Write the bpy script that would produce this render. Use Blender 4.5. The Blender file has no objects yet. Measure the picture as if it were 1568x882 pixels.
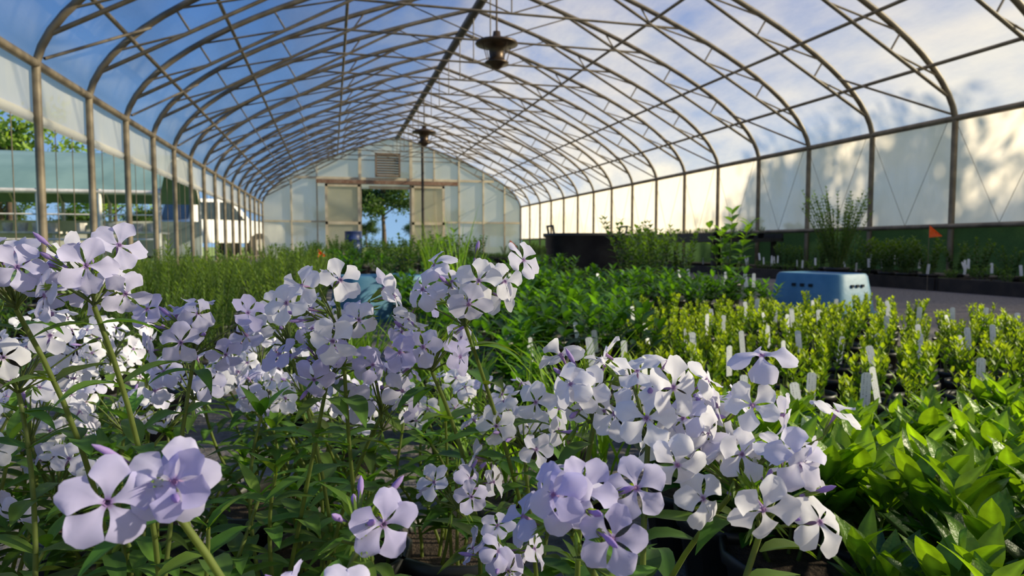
import bpy, math, random
import numpy as np
from mathutils import Vector
random.seed(7); RNG=np.random.default_rng(7)
sc=bpy.context.scene
def R(a,b): return random.uniform(a,b)
def nrm(v):
    v=np.asarray(v,float); return v/max(1e-9,np.linalg.norm(v))
def ss(x):
    x=np.clip(x,0,1); return x*x*(3-2*x)

# ---------------------------------------------------------------- mesh builder
class MB:
    def __init__(s): s.v=[];s.f=[];s.m=[];s.c=[];s.n=0
    def add(s,v,f,mat=0,col=(1,1,1)):
        v=np.asarray(v,float).reshape(-1,3)
        c=np.asarray(col,float)
        if c.ndim==1: c=np.tile(c,(len(v),1))
        s.v.append(v);s.c.append(c)
        n=s.n
        s.f.extend([tuple(i+n for i in q) for q in f]); s.m.extend([mat]*len(f)); s.n+=len(v)
    def mesh(s,name,mats,smooth=True):
        me=bpy.data.meshes.new(name)
        V=np.concatenate(s.v); C=np.concatenate(s.c)
        me.from_pydata(V.tolist(),[],s.f)
        for m in mats: me.materials.append(m)
        me.polygons.foreach_set('material_index',s.m)
        me.polygons.foreach_set('use_smooth',[smooth]*len(s.f))
        a=me.color_attributes.new('Col','FLOAT_COLOR','POINT')
        a.data.foreach_set('color',np.hstack([C,np.ones((len(C),1))]).ravel())
        me.update(); return me
    def obj(s,name,mats,smooth=True,parent=None,loc=None):
        o=bpy.data.objects.new(name,s.mesh(name,mats,smooth)); sc.collection.objects.link(o)
        if parent: o.parent=parent
        if loc: o.location=loc
        return o
def empty(name,loc=(0,0,0)):
    o=bpy.data.objects.new(name,None); sc.collection.objects.link(o); o.location=loc; o.empty_display_size=.1; return o
def link(name,me,loc,rz=0,scale=1,parent=None):
    o=bpy.data.objects.new(name,me); sc.collection.objects.link(o); o.location=loc; o.rotation_euler=(0,0,rz)
    o.scale=(scale,)*3 if not isinstance(scale,tuple) else scale
    if parent: o.parent=parent
    return o
def gridf(a,b,close=False):
    f=[]
    for i in range(a-1):
        for j in range(b if close else b-1):
            j2=(j+1)%b
            f.append((i*b+j,i*b+j2,(i+1)*b+j2,(i+1)*b+j))
    return f
def tube(mb,pts,rad,n=6,mat=0,col=(1,1,1),caps=False):
    P=np.array(pts,float); k=len(P)
    rad=np.full(k,rad) if np.isscalar(rad) else np.array(rad)
    T=np.gradient(P,axis=0); T/=np.linalg.norm(T,axis=1)[:,None]+1e-12
    ref=np.array([0,0,1.]) if abs(T[0][2])<.9 else np.array([1.,0,0])
    N=nrm(np.cross(T[0],ref)); a=np.arange(n)*2*math.pi/n
    V=[]
    for i in range(k):
        N=nrm(N-T[i]*np.dot(N,T[i])); B=np.cross(T[i],N)
        V.append(P[i]+rad[i]*(np.outer(np.cos(a),N)+np.outer(np.sin(a),B)))
    f=gridf(k,n,True)
    if caps: f=f+[tuple(range(n))[::-1],tuple((k-1)*n+j for j in range(n))]
    c=np.asarray(col,float)
    if c.ndim==2: c=np.repeat(c,n,axis=0)
    mb.add(np.concatenate(V),f,mat,c)
def box(mb,c,s,rz=0,mat=0,col=(1,1,1)):
    x,y,z=[q/2 for q in s]; ca,sa=math.cos(rz),math.sin(rz)
    V=[]
    for sx,sy,sz in [(-1,-1,-1),(1,-1,-1),(1,1,-1),(-1,1,-1),(-1,-1,1),(1,-1,1),(1,1,1),(-1,1,1)]:
        a,b=sx*x,sy*y; V.append((c[0]+a*ca-b*sa,c[1]+a*sa+b*ca,c[2]+sz*z))
    mb.add(V,[(0,3,2,1),(4,5,6,7),(0,1,5,4),(1,2,6,5),(2,3,7,6),(3,0,4,7)],mat,col)
def lathe(mb,prof,n=16,c=(0,0,0),mat=0,col=(1,1,1)):
    a=np.arange(n)*2*math.pi/n; V=[]
    for r,z in prof: V.append(np.stack([c[0]+r*np.cos(a),c[1]+r*np.sin(a),np.full(n,c[2]+z)],1))
    mb.add(np.concatenate(V),gridf(len(prof),n,True),mat,col)
def bez(a,b,c,n):
    t=np.linspace(0,1,n)[:,None]; a,b,c=map(lambda q:np.asarray(q,float),(a,b,c))
    return (1-t)**2*a+2*t*(1-t)*b+t*t*c

def leaf(mb,p,d,up,L,W,mat=0,col=(.1,.3,.05),curl=.5,fold=.25,nl=6,half=1,vein=1.25,power=.75,wave=.0):
    d=nrm(d); side=np.cross(d,up)
    if np.linalg.norm(side)<1e-3: side=np.array([1.,0,0])
    side=nrm(side); nn=np.cross(side,d)
    t=np.linspace(0,1,nl+1); a=-curl*t
    step=np.outer(np.cos(a),d)+np.outer(np.sin(a),nn)
    sp=np.asarray(p)+np.vstack([np.zeros(3),np.cumsum(step[:-1],0)])*L/nl
    ln=np.outer(np.cos(a),nn)-np.outer(np.sin(a),d)
    w=W/2*np.maximum(np.sin(math.pi*t**power),.03); w[0]=W*.06; w[-1]=W*.01
    S=np.linspace(-1,1,2*half+1)
    V=sp[:,None,:]+side[None,None,:]*(w[:,None]*S[None,:])[:,:,None]+ln[:,None,:]*((w[:,None]*fold*np.abs(S)[None,:])+wave*W*np.sin(t*11+p[0]*99)[:,None]*np.abs(S)[None,:])[:,:,None]
    c=np.asarray(col,float); cc=np.tile(c,(nl+1,2*half+1,1)); cc[:,half,:]=np.minimum(c*vein,1)
    mb.add(V.reshape(-1,3),gridf(nl+1,2*half+1),mat,cc.reshape(-1,3))

# ---------------------------------------------------------------- materials
def newmat(name):
    m=bpy.data.materials.new(name); m.use_nodes=True; nt=m.node_tree; nt.nodes.clear()
    out=nt.nodes.new('ShaderNodeOutputMaterial'); return m,nt,out
def N(nt,t,**k):
    n=nt.nodes.new(t)
    for a,b in k.items():
        if a in n.inputs: n.inputs[a].default_value=b
        else: setattr(n,a,b)
    return n
def mixc(nt,fac,a,b,mode='MIX'):
    m=nt.nodes.new('ShaderNodeMix'); m.data_type='RGBA'; m.blend_type=mode
    for s,val in ((0,fac),(6,a),(7,b)):
        if hasattr(val,'links'): nt.links.new(val,m.inputs[s])
        else: m.inputs[s].default_value=val if s==0 else (*val,1)[:4]
    return m.outputs[2]
def noise(nt,scale,detail=4,vec=None,rough=.55):
    n=N(nt,'ShaderNodeTexNoise',Scale=scale,Detail=detail,Roughness=rough)
    if vec is None:
        tc=N(nt,'ShaderNodeTexCoord'); vec=tc.outputs['Object']
    nt.links.new(vec,n.inputs['Vector']); return n.outputs['Fac']
def ramp(nt,fac,a,b):
    r=N(nt,'ShaderNodeMapRange'); r.inputs[1].default_value=a; r.inputs[2].default_value=b
    nt.links.new(fac,r.inputs[0]); return r.outputs[0]
def solid(name,c1,c2=None,rough=.6,metal=0,scale=8,bump=0,bscale=None,coat=0,detail=5,lo=.35,hi=.65):
    m,nt,out=newmat(name); c2=c2 or tuple(x*.7 for x in c1)
    p=N(nt,'ShaderNodeBsdfPrincipled',Roughness=rough,Metallic=metal)
    f=ramp(nt,noise(nt,scale,detail),lo,hi)
    nt.links.new(mixc(nt,f,c1,c2),p.inputs['Base Color'])
    if bump:
        b=N(nt,'ShaderNodeBump',Strength=bump,Distance=.01); nt.links.new(noise(nt,bscale or scale*4,6),b.inputs['Height']); nt.links.new(b.outputs[0],p.inputs['Normal'])
    nt.links.new(p.outputs[0],out.inputs[0]); return m
def plantmat(name,rough=.45,trans=.35,tint=(1.2,1.25,.55),spec=.5,nscale=60,var=.35,bump=0):
    m,nt,out=newmat(name)
    at=N(nt,'ShaderNodeAttribute',attribute_name='Col')
    f0=noise(nt,nscale,3); f=ramp(nt,f0,.3,.7)
    v=N(nt,'ShaderNodeMath',operation='MULTIPLY_ADD'); nt.links.new(f,v.inputs[0]); v.inputs[1].default_value=var; v.inputs[2].default_value=1-var/2
    h=N(nt,'ShaderNodeHueSaturation'); nt.links.new(at.outputs['Color'],h.inputs['Color']); nt.links.new(v.outputs[0],h.inputs['Value'])
    p=N(nt,'ShaderNodeBsdfPrincipled',Roughness=rough); p.inputs['Specular IOR Level'].default_value=spec
    nt.links.new(h.outputs[0],p.inputs['Base Color'])
    if bump:
        b=N(nt,'ShaderNodeBump',Strength=bump,Distance=.002); nt.links.new(noise(nt,nscale*2.5,2),b.inputs['Height']); nt.links.new(b.outputs[0],p.inputs['Normal'])
    tr=N(nt,'ShaderNodeBsdfTranslucent'); nt.links.new(mixc(nt,1.0,h.outputs[0],tint,'MULTIPLY'),tr.inputs[0])
    mx=N(nt,'ShaderNodeMixShader',Fac=trans); nt.links.new(p.outputs[0],mx.inputs[1]); nt.links.new(tr.outputs[0],mx.inputs[2])
    nt.links.new(mx.outputs[0],out.inputs[0]); return m
M_leaf=plantmat('leaf_tissue',.5,.38,(2.2,2.1,.42),.35)
M_gloss=plantmat('glossy_leaf_tissue',.36,.40,(2.7,2.6,.42),.4,90,.35,.5)
M_petal=plantmat('petal_tissue',.55,.38,(1.0,.98,1.0),.2,150,.08)
M_pot=solid('black_nursery_plastic',(.012,.012,.013),(.03,.03,.03),.45,scale=5)
M_soil=solid('potting_soil',(.035,.022,.014),(.09,.06,.04),.95,scale=60,bump=.8)
M_galv=solid('weathered_galvanised_steel',(.27,.22,.155),(.14,.112,.08),.5,.15,scale=6)
M_dark=solid('dark_ridge_metal',(.035,.03,.026),(.06,.05,.045),.5,.4)
M_rust=solid('rusty_track',(.20,.10,.06),(.30,.2,.14),.7,.2,scale=12)
M_wood=solid('cream_painted_wood',(.66,.58,.42),(.52,.43,.29),.6,scale=4)
M_vent=solid('louver_slat_paint',(.24,.17,.11),(.17,.12,.08),.6)
M_fan=solid('bronze_fan_housing',(.10,.065,.04),(.06,.04,.025),.4,.5)
def film(name,trans,white,lo,hi,scale=(1,1,1),nsc=2.0,graze=0.0,tlmix=.35):
    m,nt,out=newmat(name)
    tc=N(nt,'ShaderNodeTexCoord'); mp=N(nt,'ShaderNodeMapping'); mp.inputs['Scale'].default_value=scale; nt.links.new(tc.outputs['Object'],mp.inputs[0])
    f=ramp(nt,noise(nt,nsc,6,mp.outputs[0],.6),.3,.7)
    r=N(nt,'ShaderNodeMapRange'); nt.links.new(f,r.inputs[0]); r.inputs[3].default_value=lo; r.inputs[4].default_value=hi
    fac=r.outputs[0]
    if graze:
        lw=N(nt,'ShaderNodeLayerWeight',Blend=.5); pw=N(nt,'ShaderNodeMath',operation='POWER'); nt.links.new(lw.outputs['Facing'],pw.inputs[0]); pw.inputs[1].default_value=3.0
        ma=N(nt,'ShaderNodeMath',operation='MULTIPLY_ADD',use_clamp=True); nt.links.new(pw.outputs[0],ma.inputs[0]); ma.inputs[1].default_value=graze; nt.links.new(fac,ma.inputs[2]); fac=ma.outputs[0]
    tp=N(nt,'ShaderNodeBsdfTransparent'); tp.inputs[0].default_value=(*trans,1)
    tl=N(nt,'ShaderNodeBsdfTranslucent'); tl.inputs[0].default_value=(*white,1)
    df=N(nt,'ShaderNodeBsdfDiffuse'); df.inputs[0].default_value=(*white,1)
    a=N(nt,'ShaderNodeMixShader',Fac=tlmix); nt.links.new(tl.outputs[0],a.inputs[1]); nt.links.new(df.outputs[0],a.inputs[2])
    b=N(nt,'ShaderNodeMixShader'); nt.links.new(fac,b.inputs[0]); nt.links.new(tp.outputs[0],b.inputs[1]); nt.links.new(a.outputs[0],b.inputs[2])
    g=N(nt,'ShaderNodeBsdfGlossy',Roughness=.25); fr=N(nt,'ShaderNodeMixShader',Fac=.03)
    nt.links.new(b.outputs[0],fr.inputs[1]); nt.links.new(g.outputs[0],fr.inputs[2]); nt.links.new(fr.outputs[0],out.inputs[0]); return m
M_roof=film('polyethylene_roof_film',(.86,.94,1),(.70,.69,.64),.16,.56,(1,.35,1),1.3,.32)
M_side=film('cloudy_sidewall_film',(.95,.95,.95),(.88,.84,.77),.74,.95,(1,1,.5),2.2)
M_end=film('end_wall_film',(.95,.95,.92),(.84,.78,.66),.82,.96,(1,1,.5),1.5)

# ---------------------------------------------------------------- world, sun
w=bpy.data.worlds.new('sky'); sc.world=w; w.use_nodes=True; nt=w.node_tree; nt.nodes.clear()
o=N(nt,'ShaderNodeOutputWorld'); bg=N(nt,'ShaderNodeBackground',Strength=.88)
tc=N(nt,'ShaderNodeTexCoord'); sx=N(nt,'ShaderNodeSeparateXYZ'); nt.links.new(tc.outputs['Generated'],sx.inputs[0])
g=ramp(nt,sx.outputs[2],0.0,.42)
skyc=mixc(nt,g,(.40,.66,.98),(.03,.21,.72))
mp=N(nt,'ShaderNodeMapping'); mp.inputs['Scale'].default_value=(1,1,2.2); nt.links.new(tc.outputs['Generated'],mp.inputs[0])
cl=noise(nt,2.6,7,mp.outputs[0],.6)
bias=N(nt,'ShaderNodeMath',operation='MULTIPLY_ADD'); nt.links.new(sx.outputs[0],bias.inputs[0]); bias.inputs[1].default_value=.40; nt.links.new(cl,bias.inputs[2])
cf=ramp(nt,bias.outputs[0],.62,.90)
nt.links.new(mixc(nt,cf,skyc,(.95,.95,.95)),bg.inputs[0]); nt.links.new(bg.outputs[0],o.inputs[0])
sd=Vector((.84,-.24,.41)).normalized()
L=bpy.data.lights.new('sun','SUN'); L.energy=10.5; L.angle=.025; L.color=(1,.83,.56)
so=bpy.data.objects.new('sun',L); sc.collection.objects.link(so); so.rotation_euler=sd.to_track_quat('Z','Y').to_euler(); so.location=(20,4,15)

# ---------------------------------------------------------------- camera
cam=bpy.data.cameras.new('camera'); co=bpy.data.objects.new('camera',cam); sc.collection.objects.link(co); sc.camera=co
co.location=(0,0,.42); cam.lens=24; cam.sensor_width=36; cam.clip_start=.02
yaw=math.radians(14.8); pit=math.radians(3.56)
F=Vector((math.sin(yaw)*math.cos(pit),math.cos(yaw)*math.cos(pit),-math.sin(pit)))
co.rotation_euler=F.to_track_quat('-Z','Y').to_euler()
cam.dof.use_dof=True; cam.dof.focus_distance=.36; cam.dof.aperture_fstop=22

# ---------------------------------------------------------------- ground
XL,XR=-2.23,6.82; CX=(XL+XR)/2; Y0,Y1=-3.5,24.56; EZ=1.85
mb=MB(); mb.add([(-120,-60,-.02),(120,-60,-.02),(120,200,-.02),(-120,200,-.02)],[(0,1,2,3)])
mb.obj('grass_lawn',[solid('lawn_grass',(.16,.27,.04),(.30,.38,.09),.9,scale=3,bump=.5,bscale=40,detail=10)],False)
mb=MB(); box(mb,(CX,(Y0+Y1)/2,-.01),(9.3,Y1-Y0,.02))
mb.obj('floor',[solid('grey_gravel',(.27,.24,.22),(.14,.12,.108),.95,scale=45,bump=1,bscale=120,detail=8)],False)

# ---------------------------------------------------------------- greenhouse frame
def archpt(t,side=1):
    P0=(4.525,EZ);P1=(4.28,2.98);P2=(0,4.25)
    x=(1-t)**2*P0[0]+2*t*(1-t)*P1[0]+t*t*P2[0]; z=(1-t)**2*P0[1]+2*t*(1-t)*P1[1]+t*t*P2[1]
    return CX+side*x,z
ts=np.linspace(0,1,18)
bow=MB()
pts=[(CX-4.525,0,0),(CX-4.525,0,1.0),(CX-4.525,0,1.65)]+[(archpt(t,-1)[0],0,archpt(t,-1)[1]) for t in ts]+[(archpt(t,1)[0],0,archpt(t,1)[1]) for t in ts[::-1][1:]]+[(CX+4.525,0,1.65),(CX+4.525,0,1.0),(CX+4.525,0,0)]
tube(bow,pts,.033,8)
for s in (-1,1):
    a=np.array(archpt(.10,s)); b=np.array(archpt(.86,s)); b[1]-=.02
    tube(bow,[(a[0],0,a[1]),(b[0],0,b[1])],.020,6)
    k=8
    for i in range(k):
        f0=i/k; f1=(i+1)/k
        ca=a+(b-a)*f0; cb=a+(b-a)*f1
        if i%2==0: q=archpt(.10+.76*f1,s); p0=ca
        else: q=archpt(.10+.76*f0,s); p0=cb
        if i not in (0,7): tube(bow,[(p0[0],0,p0[1]),(q[0],0,q[1])],.012,5)
a=archpt(.66,-1);b=archpt(.66,1); tube(bow,[(a[0],0,a[1]),(b[0],0,b[1])],.016,6)
for s in (-1,1):
    q=archpt(.84,s); tube(bow,[(CX,0,a[1]),(q[0],0,q[1])],.010,5)
tube(bow,[(CX,0,a[1]),(CX,0,4.2)],.010,6)
bowme=bow.mesh('arch_truss',[M_galv])
fr=empty('greenhouse_frame')
bowY=[6.26+1.22*k for k in range(-8,16)]
for y in bowY: link('arch_truss',bowme,(0,y,0),parent=fr)
pu=MB(); LY=Y1-Y0
for s in (-1,1):
    for t,r in ((0,.036),(.25,.022),(.47,.022),(.72,.022)):
        x,z=archpt(t,s); tube(pu,[(x-(.035*s if t else 0),Y0,z-(.03 if t else 0)),(x-(.035*s if t else 0),Y1,z-(.03 if t else 0))],r,8)
for k in range(0,len(bowY)-1,2):
    for s in (-1,1):
        a=archpt(.30,s);b=archpt(.02,s); y=bowY[k]
        tube(pu,[(b[0]-.05*s,y,b[1]),(a[0]-.05*s,y+1.22,a[1])],.014,5)
tube(pu,[(XR-.04,Y0,.64),(XR-.04,Y1,.64)],.028,8)
tube(pu,[(XL,Y0,.10),(XL,Y1,.10)],.03,6); tube(pu,[(XR,Y0,.08),(XR,Y1,.08)],.03,6)
pu.obj('purlins',[M_galv],parent=fr)
rg=MB(); tube(rg,[(CX,Y0,4.18),(CX,Y1,4.18)],.075,8); rg.obj('ridge_beam',[M_dark],parent=fr)

ce=MB(); n=20; prof=[(archpt(t,-1)[0]-.04*(1-t),archpt(t,-1)[1]+.045) for t in np.linspace(0,1,n)]+[(archpt(t,1)[0]+.04*(1-t),archpt(t,1)[1]+.045) for t in np.linspace(1,0,n)[1:]]
V=[];ys=np.linspace(Y0,Y1,24)
for y in ys: V+= [(p[0],y,p[1]) for p in prof]
ce.add(V,gridf(len(ys),len(prof))); ce.obj('ceiling',[M_roof])
wr=MB(); ys=np.linspace(Y0,Y1,8*23+1); zs=np.linspace(.64,EZ,5); V=[]
for z in zs:
    for y in ys: V.append((XR+.045+.02*math.sin((y-Y0)/1.22*math.pi)**2,y,z))
wr.add(V,gridf(len(zs),len(ys))); wr.obj('wall_right',[M_side])
gs=MB(); gs.add([(XR+.05,Y0,0),(XR+.05,Y1,0),(XR+.05,Y1,.64),(XR+.05,Y0,.64)],[(0,1,2,3)],0,(.06,.12,.045))
gs.obj('green_windbreak_cloth',[plantmat('green_shade_cloth',.9,.4,(1,1,1),.1)],False)
rp=MB()
for k in range(len(bowY)-1):
    y=bowY[k]
    tube(rp,[(XR-.05,y+.05,EZ-.03),(XR-.05,y+.6,.66),(XR-.05,y+1.17,EZ-.03)],.0035,4)
rp.obj('curtain_rope',[M_galv])
wl=MB(); ys=np.linspace(Y0,Y1,8*23+1); V=[]
for z in np.linspace(1.46,EZ,4):
    for y in ys: V.append((XL-.045-.015*math.sin((y-Y0)/1.22*math.pi)**2,y,z))
wl.add(V,gridf(4,len(ys))); wl.obj('wall_left',[M_side])
cu=MB(); tube(cu,[(XL-.06,Y0,1.44),(XL-.06,Y1,1.44)],.04,10,caps=True); cu.obj('rolled_up_side_curtain',[M_side])
wi=MB()
for k in range(len(bowY)-1):
    for q in (.3,.62): tube(wi,[(XL-.01,bowY[k]+q*1.22,.1),(XL-.01,bowY[k]+q*1.22,1.39)],.004,4)
wi.obj('anti_billow_cord',[M_galv])

axs=np.array([archpt(t,1)[0]-CX for t in np.linspace(0,1,40)]); azs=np.array([archpt(t,1)[1] for t in np.linspace(0,1,40)])
def az(x): return float(np.interp(abs(x-CX),axs[::-1],azs[::-1]))
DX0,DX1,DZ=1.05,2.72,2.40
def endwall(name,y,door):
    mb=MB(); xs=sorted(list(np.linspace(XL,XR,36))+([DX0,DX1] if door else []))
    for a,b in zip(xs[:-1],xs[1:]):
        z0=DZ if door and a>=DX0-1e-6 and b<=DX1+1e-6 else 0
        mb.add([(a,y,z0),(b,y,z0),(b,y,az(b)),(a,y,az(a))],[(0,1,2,3)])
    return mb.obj(name,[M_end],False)
endwall('wall_back',Y1+.04,True); endwall('wall_front',Y0-.04,False)
ef=MB()
for x in (-1.3,-.45,3.6,4.5,5.4,6.2): box(ef,(x,Y1,az(x)/2),(.05,.08,az(x)-.1))
for x in (DX0-.05,DX1+.05): box(ef,(x,Y1-.01,az(x)/2),(.10,.1,az(x)-.1))
for z in (1.25,): 
    box(ef,((XL+DX0)/2,Y1,z),(DX0-XL-.1,.06,.06)); box(ef,((XR+DX1)/2,Y1,z),(XR-DX1-.1,.06,.06))
box(ef,(CX,Y1,2.75),(7.0,.06,.08)); box(ef,(CX,Y1-.02,DZ+.05),(DX1-DX0+.3,.10,.10))
ef.obj('trim_end_wall_studs',[M_wood],False)
tr=MB(); box(tr,(1.98,Y1-.14,2.62),(4.9,.10,.13)); tr.obj('sliding_door_track',[M_rust],False)
M_panel=film('door_panel_film',(.95,.95,.9),(.72,.66,.48),.8,.95)
for i,(a,b) in enumerate(((-.18,1.0),(2.78,3.95))):
    d=empty('door_%d'%(i+1)); f=MB(); c=(a+b)/2; yy=Y1-.14
    for x in (a+.04,b-.04): box(f,(x,yy,1.3),(.09,.05,2.46))
    for z in (.1,1.2,2.5): box(f,(c,yy,z),(b-a,.05,.10))
    f.obj('frame',[M_wood],False,d)
    p=MB(); p.add([(a,yy+.03,.1),(b,yy+.03,.1),(b,yy+.03,2.5),(a,yy+.03,2.5)],[(0,1,2,3)]); p.obj('panel',[M_panel],False,d)
v=MB(); x0,x1,z0,z1=1.55,2.37,2.85,3.62
for x in (x0,x1): box(v,(x,Y1-.06,(z0+z1)/2),(.06,.12,z1-z0+.06))
for z in (z0,z1): box(v,((x0+x1)/2,Y1-.06,z),(x1-x0,.12,.06))
for i in range(8):
    z=z0+.08+i*.088
    v.add([(x0,Y1-.10,z-.03),(x1,Y1-.10,z-.03),(x1,Y1-.02,z+.04),(x0,Y1-.02,z+.04)],[(0,1,2,3)])
v.obj('louver_vent',[M_vent],False)
pp=MB(); tube(pp,[(3.1,Y1-.7,0),(3.1,Y1-.7,az(3.1)-.08)],.05,8); pp.obj('support_post',[M_dark])

def fan(y):
    mb=MB()
    lathe(mb,[(.0,.20),(.05,.20),(.06,.13),(.14,.10),(.29,.055),(.305,.03),(.295,.015),(.20,.0),(.13,-.03),(.11,-.06),(.10,-.17),(.13,-.20),(.17,-.225),(.165,-.245),(.10,-.26),(.07,-.30),(.03,-.32),(0,-.32)],24)
    for a in range(4):
        t=a*math.pi/2+.4; tube(mb,[(.25*math.cos(t),.25*math.sin(t),.03),(.16*math.cos(t),.16*math.sin(t),-.23)],.007,5)
    tube(mb,[(0,0,.19),(0,0,.90)],.014,6)
    mb.obj('hanging_circulation_fan',[M_fan],loc=(CX,y,3.22))
fan(9.53); fan(17.3)

# ---------------------------------------------------------------- plants
def pot(mb,r,h,c=(0,0,0),mat=2,soil=3,n=12):
    lathe(mb,[(0,.002),(r*.78,.002),(r*.95,h*.86),(r*1.04,h*.87),(r*1.04,h),(r*.97,h),(r*.95,h*.9)],n,c,mat)
    a=np.arange(n)*2*math.pi/n
    mb.add(np.stack([c[0]+r*.95*np.cos(a),c[1]+r*.95*np.sin(a),np.full(n,c[2]+h*.9)],1),[tuple(range(n))],soil)
PM=[M_petal,M_leaf,M_pot,M_soil]
def flower_tpl(calm=1.0):
    V=[];Fc=[];W=[];n=0
    nt_,ns=9,7
    t=np.linspace(0,1,nt_);s=np.linspace(-1,1,ns);T,S=np.meshgrid(t,s,indexing='ij')
    fl=R(-.15,.32)*calm
    for k in range(5):
        hw=(.045+R(.34,.42)*ss(T/.80))*(1-.20*ss((T-.78)/.22))
        r=.05+.95*(T-.26*np.abs(S)**2.6*ss((T-.3)/.7)-R(.02,.08)*np.exp(-(S/.3)**2)*ss((T-.75)/.25))
        z=.08*np.sin(math.pi*T*.8)-(fl+R(-.1,.2)*calm)*T**2+R(-.08,.18)*calm*S**2*T+.035*np.sin(T*8+R(0,6))*S+R(.01,.03)*np.sin(S*7+R(0,6))*T
        P=np.stack([r,hw*S,z],-1).reshape(-1,3)
        a=R(-.32,.32)*calm; ca,sa=math.cos(a),math.sin(a); P=P@np.array([[1,0,0],[0,ca,sa],[0,-sa,ca]])
        a=R(-.32,.22)*calm; ca,sa=math.cos(a),math.sin(a); P=P@np.array([[ca,0,sa],[0,1,0],[-sa,0,ca]])
        a=k*2*math.pi/5+R(-.12,.12)*calm; ca,sa=math.cos(a),math.sin(a); P=P@np.array([[ca,sa,0],[-sa,ca,0],[0,0,1]])
        V.append(P); Fc+=[tuple(i+n for i in q) for q in gridf(nt_,ns)]; n+=len(P)
        ww=np.clip(1-ss(T/.14),0,1)*.7+.07*np.exp(-(S/.15)**2)*(1-T)+.04*np.abs(np.sin(S*9))*(1-T)
        W.append(ww.ravel())
    return np.concatenate(V),Fc,np.concatenate(W)
TPL=[flower_tpl() for _ in range(14)]; TPC=[flower_tpl(.35) for _ in range(4)]
VIO=np.array([.34,.13,.44])
def basis(ax):
    ax=nrm(ax); ref=np.array([0,0,1.]) if abs(ax[2])<.9 else np.array([1.,0,0]); x=nrm(np.cross(ref,ax)); y=np.cross(ax,x)
    a=R(0,6.28); return np.stack([x*math.cos(a)+y*math.sin(a),y*math.cos(a)-x*math.sin(a),ax])
def calyx(mb,p,ax,r):
    B=basis(ax)
    for k in range(5):
        a=k*1.2566; d=B[0]*math.cos(a)+B[1]*math.sin(a)
        leaf(mb,p,B[2]*1.0+d*.28,-d,r*.8,r*.12,1,(.14,.22,.05),-.3,.1,3)
def flower(mb,p,ax,r,base,src,calm=False):
    V,Fc,W=random.choice(TPC if calm else TPL); B=basis(ax)
    col=np.asarray(base)[None,:]*(1-W[:,None])+VIO[None,:]*W[:,None]
    mb.add(V@B*r+p,Fc,0,col)
    q=p-B[2]*r*.95
    tube(mb,[q,p-B[2]*r*.4,p+B[2]*r*.02],[r*.05,r*.05,r*.085],5,0,(.45,.30,.52))
    calyx(mb,q-B[2]*r*.15,B[2],r)
    e=q-B[2]*r*.15; mid=(src+e)/2+np.array([0,0,.002])
    tube(mb,bez(src,mid,e,4),r*.045,4,1,(.17,.22,.07))
def bud(mb,p,ax,r,src):
    B=basis(ax); L=r*R(.9,1.4); ks=np.array([0,.15,.5,.7,.88,1])
    tube(mb,p+np.outer(ks*L,B[2]),np.array([.05,.055,.06,.10,.075,.012])*r,6,0,(.46,.33,.70))
    calyx(mb,p,B[2],r*.9); tube(mb,bez(src,(src+p)/2+np.array([0,0,.003]),p,4),r*.04,4,1,(.17,.22,.07))
LAV=np.array([.56,.52,.88]); PALE=np.array([.87,.86,.96])
def cluster(mb,P,n,rad,r=.0130,pale=.5,bias=(.1,-.55,.1),buds=4,flat=.8,low=-.3):
    P=np.array(P,float); off=R(0,6.28)
    for i in range(n):
        z=1-(i+.5)/n*(1-low); ph=off+i*2.39996; q=math.sqrt(max(0,1-z*z))
        d=np.array([q*math.cos(ph),q*math.sin(ph),z*flat])+RNG.normal(0,.16,3)
        c=P+d*rad*R(.75,1.25)
        ax=nrm(nrm(d)+np.array(bias)+RNG.normal(0,.38,3))
        m=min(1,max(0,pale+R(-.35,.35))); base=LAV*(1-m)+PALE*m
        flower(mb,c,ax,r*R(.85,1.1),base,P-np.array([0,0,rad*.45]))
    for i in range(buds):
        d=nrm(RNG.normal(0,1,3)*np.array([1,1,.5])+np.array([0,0,.5])); bud(mb,P+d*rad*R(.4,.75),d,r,P-np.array([0,0,rad*.3]))
    for i in range(9):
        d=nrm(RNG.normal(0,1,3)+np.array([0,0,.1])); q=P+d*rad*R(.25,.6); calyx(mb,q,d,r*.95); tube(mb,[P-np.array([0,0,rad*.4]),q],r*.045,4,1,(.17,.22,.07))
GP=lambda:np.array([.07,.155,.028])*R(.75,1.5)+np.array([R(0,.04),R(0,.03),0])
def stem(mb,base,top,r=.0015,nodes=5,LL=.045,lw=.012,bow_=.03):
    base=np.array(base,float);top=np.array(top,float)
    mid=(base+top)/2+np.array([R(-bow_,bow_),R(-bow_,bow_),.02])
    P=bez(base,mid,top,10); tube(mb,P,np.linspace(r*1.2,r*.8,10),6,1,(.19,.24,.07))
    ph=R(0,3.14)
    for k in range(nodes):
        t=.18+.72*(k+.5)/nodes; i=t*9; p=P[int(i)]+(P[min(9,int(i)+1)]-P[int(i)])*(i-int(i)); ph+=1.57+R(-.3,.3)
        for s in (0,math.pi):
            d=np.array([math.cos(ph+s),math.sin(ph+s),R(.15,.7)]); l=LL*R(.7,1.25)*(1-.25*t)
            leaf(mb,p,d,(0,0,1),l,lw*R(.8,1.2),1,GP(),R(.5,1.3),.3,7,2,1.35,.7,.04)
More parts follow.
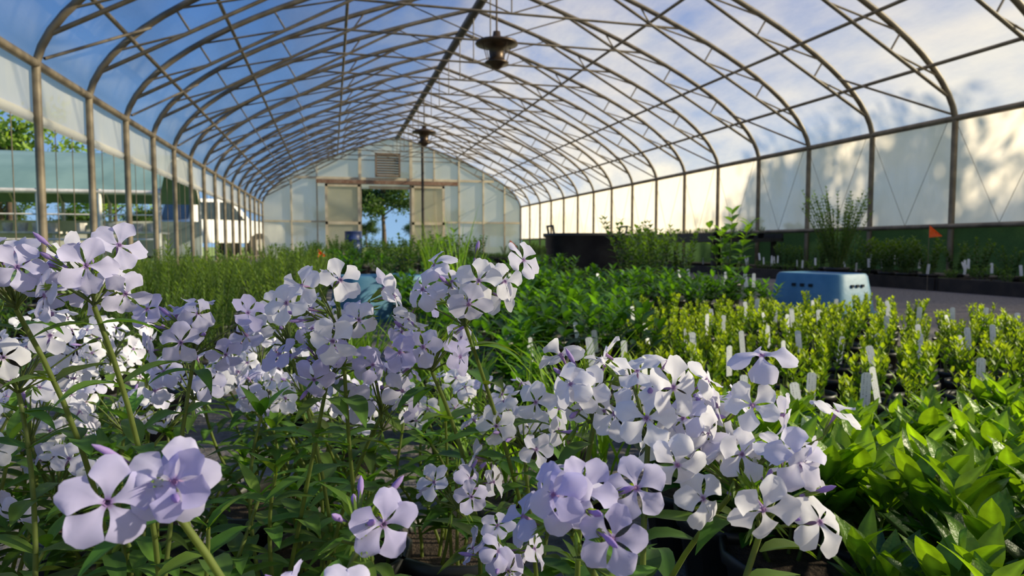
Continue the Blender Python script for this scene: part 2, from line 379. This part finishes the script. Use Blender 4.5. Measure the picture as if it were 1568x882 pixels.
def phlox(name,base,heads,fill=10,seed=0,ph=.13,fh=(.2,.33),pr=.07,single=()):
    mb=MB(); pot(mb,pr,ph,(base[0],base[1],0))
    for P,ax,r_,m in single:
        flower(mb,np.array(P),ax,r_,LAV*(1-m)+PALE*m,np.array(P)+np.array([.0,.02,-.022]),True)
    for h in heads:
        P=h[0]; kw=h[1] if len(h)>1 else {}
        n=kw.pop('n',13); rad=kw.pop('rad',.034)
        cluster(mb,P,n,rad,**kw)
        a=R(0,6.28); b=(base[0]+.04*math.cos(a),base[1]+.04*math.sin(a),ph*.9)
        stem(mb,b,(P[0],P[1],P[2]-rad*.45),nodes=5)
        for j in range(2):
            a=R(0,6.28); leaf(mb,(P[0],P[1],P[2]-rad*.8),(math.cos(a),math.sin(a),.2),(0,0,1),R(.025,.04),.009,1,GP(),1.0,.3,6,1,1.3)
    for i in range(fill):
        a=R(0,6.28);q=R(.02,.055);b=(base[0]+q*math.cos(a),base[1]+q*math.sin(a),ph*.9)
        q2=q+R(.01,.07); t=(base[0]+q2*math.cos(a),base[1]+q2*math.sin(a),R(*fh))
        stem(mb,b,t,nodes=6)
        for j in range(4):
            a=R(0,6.28); leaf(mb,t,(math.cos(a),math.sin(a),1.2),(0,0,1),R(.02,.035),.008,1,GP()*1.3,.5,.3,5)
    return mb.obj(name,PM)
phlox('potted_phlox',(-.14,.44),[((-.112,.372,.402),dict(n=7,rad=.026,pale=.35)),((-.156,.40,.400),dict(n=8,rad=.028,pale=.7)),((-.083,.455,.364),dict(n=9,rad=.027,pale=.2)),((-.18,.46,.348),dict(n=11,pale=1.0))],fill=6,fh=(.2,.30))
phlox('potted_phlox',(-.01,.47),[((.006,.412,.378),dict(n=11,rad=.032,pale=.95)),((-.030,.50,.360),dict(n=7,rad=.026,pale=.6)),((-.004,.42,.348),dict(n=8,rad=.025,pale=.2)),((.03,.45,.322),dict(n=7,rad=.029,pale=.3))],fill=6,fh=(.2,.30))
phlox('potted_phlox',(.13,.47),[((.072,.374,.390),dict(n=11,rad=.034,pale=.95)),((.060,.424,.354),dict(n=10,rad=.030,pale=.3)),((.072,.407,.268),dict(n=6,rad=.023)),((.12,.424,.298),dict(n=9,rad=.027,pale=.9)),((.094,.379,.235),dict(n=6,rad=.02))],fill=3,fh=(.17,.23))
phlox('potted_phlox',(.16,.30),[((.138,.280,.345),dict(n=14,rad=.034,pale=1.05)),((.168,.256,.330),dict(n=18,rad=.035,pale=.95)),((.086,.236,.322),dict(n=5,rad=.024,pale=.2)),((.164,.232,.316),dict(n=6,rad=.023,pale=1.2,r=.0125)),((.122,.306,.346),dict(n=6,rad=.028,pale=1.2))],fill=2,fh=(.15,.2),
   single=[((.0775,.222,.330),(-.2,-1,.25),.0122,.4),((.093,.215,.318),(-.25,-1,.2),.0130,.15),((.107,.226,.331),(-.2,-1,.3),.0125,.3)])
phlox('potted_phlox',(-.03,.28),[((-.052,.236,.345),dict(n=1,rad=.016,r=.0125,pale=.2,bias=(.1,-.6,.4),buds=2)),((.008,.25,.316),dict(n=1,rad=.014,pale=.2,buds=5)),((-.004,.215,.300),dict(n=2,rad=.016,pale=.1,buds=5))],fill=7,fh=(.18,.26),
   single=[((-.0646,.2195,.3448),(.30,-1,.22),.0142,.15),((-.0475,.2235,.3485),(.15,-1,.30),.0138,.3)])
for bx,by in [(-.31,.60),(-.16,.64),(0.0,.66),(-.42,.78),(-.24,.80),(-.07,.82),(.12,.66)]:
    hs=[]
    for i in range(6 if bx<.1 else 2):
        hs.append(((bx+R(-.08,.08),by+R(-.08,.08),R(.24,.325) if bx<.1 else R(.2,.27)),dict(n=8,rad=.033,pale=R(.5,1.2),buds=1)))
    phlox('potted_phlox',(bx,by),hs,fill=8,fh=(.2,.29))

def gplant(name,nst,H,LL,LW,nodes,whorl,spread,c1,c2,pr,ph,mat=None,nl=5,half=1,el=(.2,.9),curl=(.3,1.0),sr=.002,shrink=.4,power=.75,fold=.25,bare=.1):
    mb=MB(); 
    if pr: pot(mb,pr,ph)
    for i in range(nst):
        a=R(0,6.28); q=(pr or .04)*.6*math.sqrt(R(0,1)); b=np.array([q*math.cos(a),q*math.sin(a),ph*.9]); h=H*R(.7,1.08)
        a2=a+R(-.6,.6); q2=q+spread*R(.2,1); t=np.array([q2*math.cos(a2),q2*math.sin(a2),ph*.9+h])
        P=bez(b,(b+t)/2+np.array([0,0,h*.12]),t,7); tube(mb,P,np.linspace(sr,sr*.5,7),5,1,(.14,.20,.06)); p_=R(0,6)
        for k in range(nodes):
            u=bare+(1-bare)*(k+1)/nodes; j=min(5.999,u*6); p=P[int(j)]+(P[int(j)+1]-P[int(j)])*(j-int(j)); p_+=1.57+R(-.3,.3)
            for s in range(whorl):
                aa=p_+s*6.283/whorl+R(-.2,.2); e=el[0]+(el[1]-el[0])*u+R(-.1,.2)
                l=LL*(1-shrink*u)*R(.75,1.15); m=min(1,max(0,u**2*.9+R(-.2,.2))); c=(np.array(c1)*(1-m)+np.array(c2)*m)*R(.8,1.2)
                leaf(mb,p,(math.cos(aa),math.sin(aa),e*1.6),(0,0,1),l,LW*(1-shrink*u*.6)*R(.8,1.15),1,c,R(*curl),fold,nl,half,1.5,power,.03)
    return mb.mesh(name,[M_petal,mat or M_leaf,M_pot,M_soil])
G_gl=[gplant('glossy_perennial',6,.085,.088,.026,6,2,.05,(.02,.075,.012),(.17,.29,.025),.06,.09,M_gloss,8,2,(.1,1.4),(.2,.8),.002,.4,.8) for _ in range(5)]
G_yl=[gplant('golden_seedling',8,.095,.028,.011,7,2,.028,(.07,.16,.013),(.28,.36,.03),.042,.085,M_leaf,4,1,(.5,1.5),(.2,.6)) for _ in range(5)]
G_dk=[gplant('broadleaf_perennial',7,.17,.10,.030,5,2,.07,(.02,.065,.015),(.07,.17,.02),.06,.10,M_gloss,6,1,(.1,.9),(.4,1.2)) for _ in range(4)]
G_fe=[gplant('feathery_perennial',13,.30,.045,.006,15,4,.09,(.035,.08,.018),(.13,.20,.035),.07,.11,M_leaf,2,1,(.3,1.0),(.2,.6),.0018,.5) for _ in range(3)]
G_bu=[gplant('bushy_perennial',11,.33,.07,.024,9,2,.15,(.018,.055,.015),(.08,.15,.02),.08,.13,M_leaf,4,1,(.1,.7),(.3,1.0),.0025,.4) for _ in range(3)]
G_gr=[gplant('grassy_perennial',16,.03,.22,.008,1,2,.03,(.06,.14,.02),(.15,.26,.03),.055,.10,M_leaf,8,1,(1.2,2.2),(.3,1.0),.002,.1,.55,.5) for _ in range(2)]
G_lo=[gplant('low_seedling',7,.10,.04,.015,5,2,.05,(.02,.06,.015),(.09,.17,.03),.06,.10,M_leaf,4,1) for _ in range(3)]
def bed(name,child,meshes,pos,sc_=(.85,1.15),zs=1,par=None):
    e=par or empty(name)
    for x,y in pos:
        s=R(*sc_); link(child,random.choice(meshes),(x,y,0),R(0,6.28),(s,s,s*zs),e)
    return e
def grid(x0,x1,y0,y1,s,j=.1,cond=None):
    out=[];x=x0
    while x<=x1:
        y=y0
        while y<=y1:
            if cond is None or cond(x,y): out.append((x+R(-j,j)*s,y+R(-j,j)*s))
            y+=s
        x+=s
    return out
b_gl=bed('glossy_perennial_bed','glossy_perennial',G_gl,grid(.46,1.25,.36,.86,.118),(.9,1.15))
def inC(x,y): return (x>.5 and y<1.6) or (x>.85 and y<2.1) or x>1.15
cpos=grid(.5,2.4,1.02,2.7,.14,.08,inC)
b_yl=bed('golden_seedling_bed','golden_seedling',G_yl,cpos,(.9,1.2))
b_dk=bed('broadleaf_bed','broadleaf_perennial',G_dk,grid(.36,2.2,1.25,4.2,.20,.12,lambda x,y:(not inC(x,y) and y<2.85 and x>.2) or (y>=2.95 and x<2.3)),(.75,1.05))
bed('grass_bed','grassy_perennial',G_gr,grid(.22,.40,.92,1.15,.14,.12),(.75,1.0))
bed('grass_bed','grassy_perennial',G_gr,grid(.05,.22,1.3,1.9,.16,.12),(.75,1.0))
def notbin(x,y): return not (abs(x-.27)<.30 and 2.6<y<4.5)
bed('feathery_bed','feathery_perennial',G_fe,grid(-1.75,.14,1.6,5.4,.27,.2,lambda x,y: notbin(x,y) and x>-.33*y),(.75,1.03))
bed('low_left_bed','low_seedling',G_lo,grid(-1.9,-.6,1.6,12,.3,.15,lambda x,y: x<=-.33*y-.1 or y>5.8),(.8,1.2))
b_bu=bed('bushy_bed','bushy_perennial',G_bu,grid(1.9,3.0,4.55,6.6,.33,.2,lambda x,y: (x<2.5 or y>4.9) and x/y>.45),(1.05,1.4))
bed('mixed_perennial_bed','low_seedling',G_lo+G_dk[:1],grid(.7,2.4,4.6,8.6,.30,.15,lambda x,y: x/y<.43 and not(x<1.1 and y>5.6)),(.9,1.25))
bed('mixed_perennial_bed','bushy_perennial',G_bu+G_dk+G_lo,grid(-.4,2.3,5.9,22.5,.47,.25,lambda x,y: not(x/y>.19 and y<9) and not (y>20 and 0.7<x<3)),(.75,1.35))
b_sw=bed('sidewall_seedling_bed','low_seedling',G_lo+G_bu[:1],grid(5.6,6.2,2.4,22.5,.27,.15,lambda x,y: not(8.6<y<13.5)),(.8,1.2))
bed('','tall_seedling',G_bu,grid(6.3,6.5,2.4,22.5,.3,.1,lambda x,y: not(8.6<y<13.5)),(.85,1.1),par=b_sw)
bed('aisle_seedling_bed','low_seedling',G_lo,grid(3.9,4.6,10,22.5,.3,.15),(.9,1.2))

# plant labels
mb=MB(); hw_=.0095; mb.add([(-hw_,0,0),(hw_,0,0),(hw_,0,.070),(.005,0,.074),(-.005,0,.074),(-hw_,0,.070),(-hw_,.0008,0),(hw_,.0008,0),(hw_,.0008,.070),(.005,.0008,.074),(-.005,.0008,.074),(-hw_,.0008,.070)],[(0,1,2,3,4,5),(11,10,9,8,7,6)]+[(i,(i+1)%6+0,(i+1)%6+6,i+6) for i in range(6)],0)
m,nt,out=newmat('printed_plastic_label'); tcn=N(nt,'ShaderNodeTexCoord'); sxx=N(nt,'ShaderNodeSeparateXYZ'); nt.links.new(tcn.outputs['Object'],sxx.inputs[0])
mpp=N(nt,'ShaderNodeMapping'); mpp.inputs['Scale'].default_value=(150,1,700); nt.links.new(tcn.outputs['Object'],mpp.inputs[0]); nz=noise(nt,1,0,mpp.outputs[0])
wv=N(nt,'ShaderNodeMath',operation='SINE'); mm=N(nt,'ShaderNodeMath',operation='MULTIPLY'); mm.inputs[1].default_value=1000; nt.links.new(sxx.outputs[0],mm.inputs[0]); nt.links.new(mm.outputs[0],wv.inputs[0])
gt=N(nt,'ShaderNodeMath',operation='GREATER_THAN'); gt.inputs[1].default_value=.8; nt.links.new(wv.outputs[0],gt.inputs[0])
g2=N(nt,'ShaderNodeMath',operation='GREATER_THAN'); g2.inputs[1].default_value=.55; nt.links.new(nz,g2.inputs[0])
ml=N(nt,'ShaderNodeMath',operation='MULTIPLY'); nt.links.new(gt.outputs[0],ml.inputs[0]); nt.links.new(g2.outputs[0],ml.inputs[1])
p=N(nt,'ShaderNodeBsdfPrincipled',Roughness=.4); lc=mixc(nt,ml.outputs[0],(.95,.97,1.0),(.3,.31,.35)); nt.links.new(lc,p.inputs['Base Color'])
tl=N(nt,'ShaderNodeBsdfTranslucent'); nt.links.new(lc,tl.inputs[0]); mx=N(nt,'ShaderNodeMixShader',Fac=.4); nt.links.new(p.outputs[0],mx.inputs[1]); nt.links.new(tl.outputs[0],mx.inputs[2]); nt.links.new(mx.outputs[0],out.inputs[0]); M_label=m
labme=mb.mesh('plant_label',[M_label],False)
def lab(x,y,z,s,par): 
    o=link('plant_label',labme,(x,y,z),0,s,par); o.rotation_euler=(R(-.3,.05),R(-.12,.12),-math.atan2(x,y)+R(.25,1.0))
for x,y in cpos:
    if random.random()<.5: lab(x-.035,y-.055,.10+R(0,.035),R(.85,1.0),b_yl)
for i in range(7): lab(R(.5,1.1),R(.45,.85),.13,.8,b_gl)
for i in range(8): lab(R(.8,2.2),R(3,3.9),.20,1.0,b_dk)
for i in range(6): lab(R(.4,.8),R(1.3,2.0),.14,.8,b_dk)
for i in range(70): lab(R(5.5,5.9),R(2.6,14),R(.12,.24),1.3,b_sw)

G_sh=gplant('woody_shrub',50,.74,.055,.020,16,2,.34,(.035,.09,.02),(.11,.19,.04),.12,.2,M_leaf,3,1,(.1,.7),(.2,.8),.004,.3)
link('potted_shrub',G_sh,(4.95,5.85,0))
G_ta=gplant('tall_leafy_perennial',6,.50,.14,.055,7,2,.13,(.04,.11,.02),(.15,.28,.04),.1,.15,M_leaf,6,1,(.1,.6),(.4,1.1),.004,.3)
link('tall_leafy_perennial',G_ta,(2.76,4.35,0)); link('tall_leafy_perennial',G_ta,(1.0,6.4,0),2,.85)
G_tg=gplant('tall_grass',14,.05,.50,.010,1,2,.03,(.08,.20,.03),(.2,.34,.05),.07,.12,M_leaf,8,1,(2.4,3.4),(.1,.5),.002,.1,.5)
link('ornamental_grass',G_tg,(.58,3.4,0)); link('ornamental_grass',G_tg,(.75,5.3,0),1)

# ---------------------------------------------------------------- loose objects
def rrect(a,b,z,r=.25,n=32,e=5):
    t=np.arange(n)*2*math.pi/n; c,s=np.cos(t),np.sin(t)
    return np.stack([a*np.sign(c)*np.abs(c)**(2/e),b*np.sign(s)*np.abs(s)**(2/e),np.full(n,z)],1)
def loft(mb,rings,mat=0,cap=True):
    n=len(rings[0]); f=gridf(len(rings),n,True)
    if cap: f=f+[tuple((len(rings)-1)*n+j for j in range(n))]
    mb.add(np.concatenate(rings),f,mat)
M_blue=solid('faded_blue_plastic',(.06,.20,.33),(.10,.27,.41),.5,scale=6,bump=.15)
M_hole=solid('dark_slot',(.01,.02,.03),rough=.8)
def tote(name,loc,s,rz):
    mb=MB(); q=48
    loft(mb,[rrect(.285,.215,0,n=q,e=6),rrect(.285,.215,.02,n=q,e=6),rrect(.268,.198,.022,n=q,e=6),rrect(.235,.165,.235,n=q,e=6),rrect(.225,.155,.25,n=q,e=6),rrect(.215,.145,.252,n=q,e=6),rrect(.205,.135,.244,n=q,e=6)])
    for sx_ in (-1,1):
        for k in (-.06,0,.06): 
            box(mb,(k,sx_*.175,.18),(.026,.012,.018),0,1)
            box(mb,(sx_*.246,k*.8,.18),(.012,.022,.016),0,1)
    o=mb.obj(name,[M_blue,M_hole],True,loc=loc); o.scale=(s,)*3; o.rotation_euler=(0,0,rz)
    md=o.modifiers.new('e','EDGE_SPLIT'); md.split_angle=math.radians(40)
tote('blue_step_stool',(2.95,3.62,0),1.0,-1.32)
tote('blue_plastic_bin',(.27,4.0,0),1.0,.3)
mb=MB(); q=40; A,B_=.55,.42
loft(mb,[rrect(A*.93,B_*.93,0,n=q,e=2.6),rrect(A*.95,B_*.95,.2,n=q,e=2.6),rrect(A*.98,B_*.98,.21,n=q,e=2.6),rrect(A*.97,B_*.97,.38,n=q,e=2.6),rrect(A,B_,.39,n=q,e=2.6),rrect(A,B_,.52,n=q,e=2.6),rrect(A*1.05,B_*1.05,.53,n=q,e=2.6),rrect(A*1.05,B_*1.05,.57,n=q,e=2.6),rrect(A*.95,B_*.95,.57,n=q,e=2.6),rrect(A*.93,B_*.93,.45,n=q,e=2.6)])
tube(mb,[(.45,-.1,.56),(.47,-.1,.66),(.47,.12,.66),(.45,.12,.56)],.015,6); tube(mb,[(-.5,-.1,.56),(-.52,-.1,.66),(-.52,.12,.66),(-.5,.12,.56)],.015,6)
mb.obj('black_stock_tank',[M_pot],loc=(3.15,8.1,0))
mb=MB()
for k in range(12): 
    y=2.6+k*1.65; box(mb,(5.40,y,.06),(.03,1.6,.12)); box(mb,(6.0,y-.81,.06),(1.2,.03,.12))
mb.obj('nursery_tray',[solid('tray_board',(.05,.035,.025),(.02,.015,.012),.7)],False,b_sw)
bn=empty('nursery_bench')
mb=MB(); box(mb,(5.9,11.1,.50),(1.2,4.6,.05)); box(mb,(5.32,11.1,.55),(.03,4.6,.10)); box(mb,(6.48,11.1,.55),(.03,4.6,.10))
for y in (8.9,10.4,11.9,13.3):
    for x in (5.4,6.4): box(mb,(x,y,.24),(.06,.06,.48))
mb.obj('bench_top_and_legs',[M_pot],False,bn)
for x in np.arange(5.5,6.4,.25):
    for y in np.arange(9,13.3,.25): 
        if random.random()<.6: link('bench_pot',random.choice(G_lo),(x,y,.526),R(0,6),R(.7,.9),bn)
M_or=plantmat('orange_flag_vinyl',.5,.4,(1.3,1,1),.4)
def flag(x,y,h,s=.1,rz=0):
    mb=MB(); tube(mb,[(0,0,0),(0,0,h)],.002,5,1); mb.add([(0,0,h),(s,.01,h-s*.9),(0,0,h-s*1.0),(0,.002,h-.02),(s*.5,.02,h-s*.5)],[(0,3,4),(3,2,4),(2,1,4),(0,4,1)],0,(.9,.14,.02))
    o=mb.obj('marking_flag',[M_or,M_galv],False,loc=(x,y,0)); o.rotation_euler=(0,0,rz)
flag(5.1,4.9,.60,.11,-.5); flag(1.80,6.9,.48,.09,.2); flag(-.08,4.3,.40,.05)
mb=MB(); lathe(mb,[(0,0),(.27,0),(.285,.02),(.28,.3),(.295,.31),(.295,.34),(.28,.35),(.28,.6),(.295,.61),(.295,.64),(.28,.65),(.28,.86),(.29,.88),(.27,.9),(0,.88)],24)
mb.obj('blue_drum',[solid('navy_drum',(.03,.06,.20),rough=.4)],loc=(.72,23.6,0))

# ---------------------------------------------------------------- outside
M_bark=solid('tree_bark',(.09,.065,.045),(.05,.035,.025),.9,scale=6,bump=.6)
def tree(name,h,cr,nleaf,c1,ls=.16,seed=1):
    mb=MB(); rg_=np.random.default_rng(seed); random.seed(seed)
    tr_=[(0,0,0),(R(-.1,.1),R(-.1,.1),h*.25),(R(-.2,.2),R(-.2,.2),h*.5),(R(-.3,.3),R(-.3,.3),h*.85)]
    tube(mb,tr_,[h*.035,h*.026,h*.018,h*.005],8,0); C=[]
    for i in range(16):
        t=R(.28,.8); p=np.array(tr_[1])*(1-t)+np.array(tr_[3])*t; a=R(0,6.28); l=cr*R(.6,1.0)*(1.1-.5*abs(t-.4))
        e=p+np.array([math.cos(a)*l,math.sin(a)*l,R(.15,.5)*l]); P=bez(p,(p+e)/2+np.array([0,0,.2*l]),e,5); tube(mb,P,np.linspace(h*.011,h*.003,5),5,0)
        C+= [P[2],P[3],P[4]]
        for j in range(3):
            a2=a+R(-1,1); e2=P[2+j%3]+np.array([math.cos(a2),math.sin(a2),R(-.1,.7)])*l*.4; tube(mb,[P[2+j%3],e2],[h*.004,h*.0015],4,0); C.append(e2)
    C=np.array(C); idx=rg_.integers(0,len(C),nleaf); cen=C[idx]+rg_.normal(0,cr*.14,(nleaf,3))
    u=rg_.normal(0,1,(nleaf,3)); u/=np.linalg.norm(u,axis=1)[:,None]; v_=np.cross(u,rg_.normal(0,1,(nleaf,3))); v_/=np.linalg.norm(v_,axis=1)[:,None]
    s=ls*rg_.uniform(.6,1.2,(nleaf,1)); V=np.stack([cen-u*s,cen+v_*s*.45,cen+u*s,cen-v_*s*.45],1).reshape(-1,3)
    f=[(4*i,4*i+1,4*i+2,4*i+3) for i in range(nleaf)]
    col=np.repeat(np.array(c1)[None,:]*rg_.uniform(.6,1.4,(nleaf,1)),4,axis=0); mb.add(V,f,1,col); return mb.mesh(name,[M_bark,M_leaf])
T1=tree('spring_tree',7,2.6,5000,(.16,.26,.05),.17,3); T2=tree('leafy_tree',8,3.0,6500,(.045,.09,.025),.2,5); T3=tree('shade_tree',6.5,2.3,3500,(.08,.17,.04),.15,9)
random.seed(11)
for x,y,m,s in [(-9.6,24.5,T1,.68),(-17,36,T2,.7),(-12,44,T1,.75),(4.6,62,T2,.9),(-24,60,T2,.9),
                (13.0,3.4,T3,.80),(13.6,6.2,T3,.88),(15.5,8.2,T3,.9),(14,.2,T3,.85)]:
    link('tree',m,(x,y,-.02),R(0,6),s)
e=empty('distant_treeline')
for i in range(30): link('treeline_tree',T2,(-90+i*6.5+R(-2,2),125+R(-5,8),-.02),R(0,6),R(.6,.95),e)
ng=empty('neighbouring_greenhouse')
mb=MB(); X0_,X1_=-14.5,-3.7; V=[]; pr_=[(17.0,1.62),(17.4,2.05),(18.2,2.5),(19.5,2.75),(20.8,2.5),(21.6,2.05),(22,1.62)]
for x in np.linspace(X0_,X1_,10): V+=[(x,y,z) for y,z in pr_]
mb.add(V,gridf(10,len(pr_))); mb.obj('roof',[solid('teal_roof_cover',(.11,.20,.20),(.17,.28,.27),.6,scale=1)],True,ng)
mb=MB()
for i in range(10):
    x=X0_+.05+i*(X1_-X0_-.1)/9
    for y in (17,22): tube(mb,[(x,y,0),(x,y,1.66)],.05,6)
    tube(mb,[(x,y,z-.05) for y,z in pr_],.03,6)
tube(mb,[(X0_,17,1.6),(X1_,17,1.6)],.06,6); tube(mb,[(X0_,17,.55),(X1_,17,.55)],.03,6); tube(mb,[(X0_,17,1.1),(X1_,17,1.1)],.02,6)
mb.obj('frame',[solid('white_steel_post',(.6,.6,.58),rough=.5)],True,ng)
mb=MB()
for i in range(5):
    x=X0_+1.2+i*2.1; box(mb,(x,18.4,.72),(1.9,1.2,.05))
    for dx in (-.85,.85):
        for dy in (-.5,.5): box(mb,(x+dx,18.4+dy,.35),(.06,.06,.7))
    for j in range(6): lathe(mb,[(0,0),(.09,0),(.12,.2),(.1,.2),(0,.17)],8,(x-.75+j*.3,18.1,.745))
mb.obj('potting_bench',[solid('pale_bench',(.6,.6,.58),(.4,.41,.41),.7)],False,ng)
mb=MB(); box(mb,((X0_+X1_)/2,21.9,.62),(X1_-X0_,.05,1.0)); mb.obj('rear_wall',[solid('pale_siding',(.6,.64,.66),(.38,.42,.46),rough=.9,scale=1.5)],False,ng)
mb=MB(); pf=[(-2.6,.45),(-2.65,1.0),(-.6,1.05),(-.45,1.75),(.75,1.78),(1.35,1.15),(2.45,1.05),(2.6,.85),(2.6,.45)]
def prof(mb,pf,x0,x1,mat):
    n=len(pf); V=[(x0,y,z) for y,z in pf]+[(x1,y,z) for y,z in pf]
    mb.add(V,[tuple(range(n)),tuple(range(n,2*n))[::-1]]+[(i,(i+1)%n+0,(i+1)%n+n,i+n) for i in range(n)],mat)
prof(mb,pf,-.92,.92,0)
prof(mb,[(-.35,1.15),(-.32,1.65),(.25,1.68),(.25,1.15)],-.93,.93,1); prof(mb,[(.33,1.15),(.33,1.68),(.68,1.68),(1.15,1.15)],-.93,.93,1)
mb.add([(-.8,-.62,1.15),(.8,-.62,1.15),(.72,-.50,1.68),(-.72,-.50,1.68)],[(0,1,2,3)],1)
box(mb,(0,-2.66,.55),(1.8,.1,.16),0,2)
for x in (-.84,.84):
    box(mb,(x*.98,-2.645,.85),(.12,.03,.2),0,3)
    for y in (-1.7,1.65):
        a=np.arange(16)*2*math.pi/16
        for rr,mt,dx in ((.38,2,0),(.2,4,.012)):
            xs_=x+np.sign(x)*(dx+.10); V=np.concatenate([np.stack([np.full(16,xx),y+rr*np.cos(a),.38+rr*np.sin(a)],1) for xx in (x-.1*np.sign(x),xs_)])
            mb.add(V,gridf(2,16,True)+[tuple(range(16)),tuple(range(16,32))],mt)
truck=mb.mesh('pickup_truck',[solid('white_car_paint',(.75,.78,.82),(.7,.72,.76),.25),solid('car_glass',(.03,.05,.07),rough=.1),solid('black_rubber',(.02,.02,.02),rough=.8),solid('tail_lamp_red',(.5,.02,.02),rough=.3),solid('wheel_steel',(.5,.5,.5),rough=.3,metal=.8)],False)
link('pickup_truck',truck,(-4.9,27.5,-.02),-.9,1.2)
sc.view_settings.view_transform='Standard'; sc.view_settings.look='None'; sc.view_settings.exposure=-.15
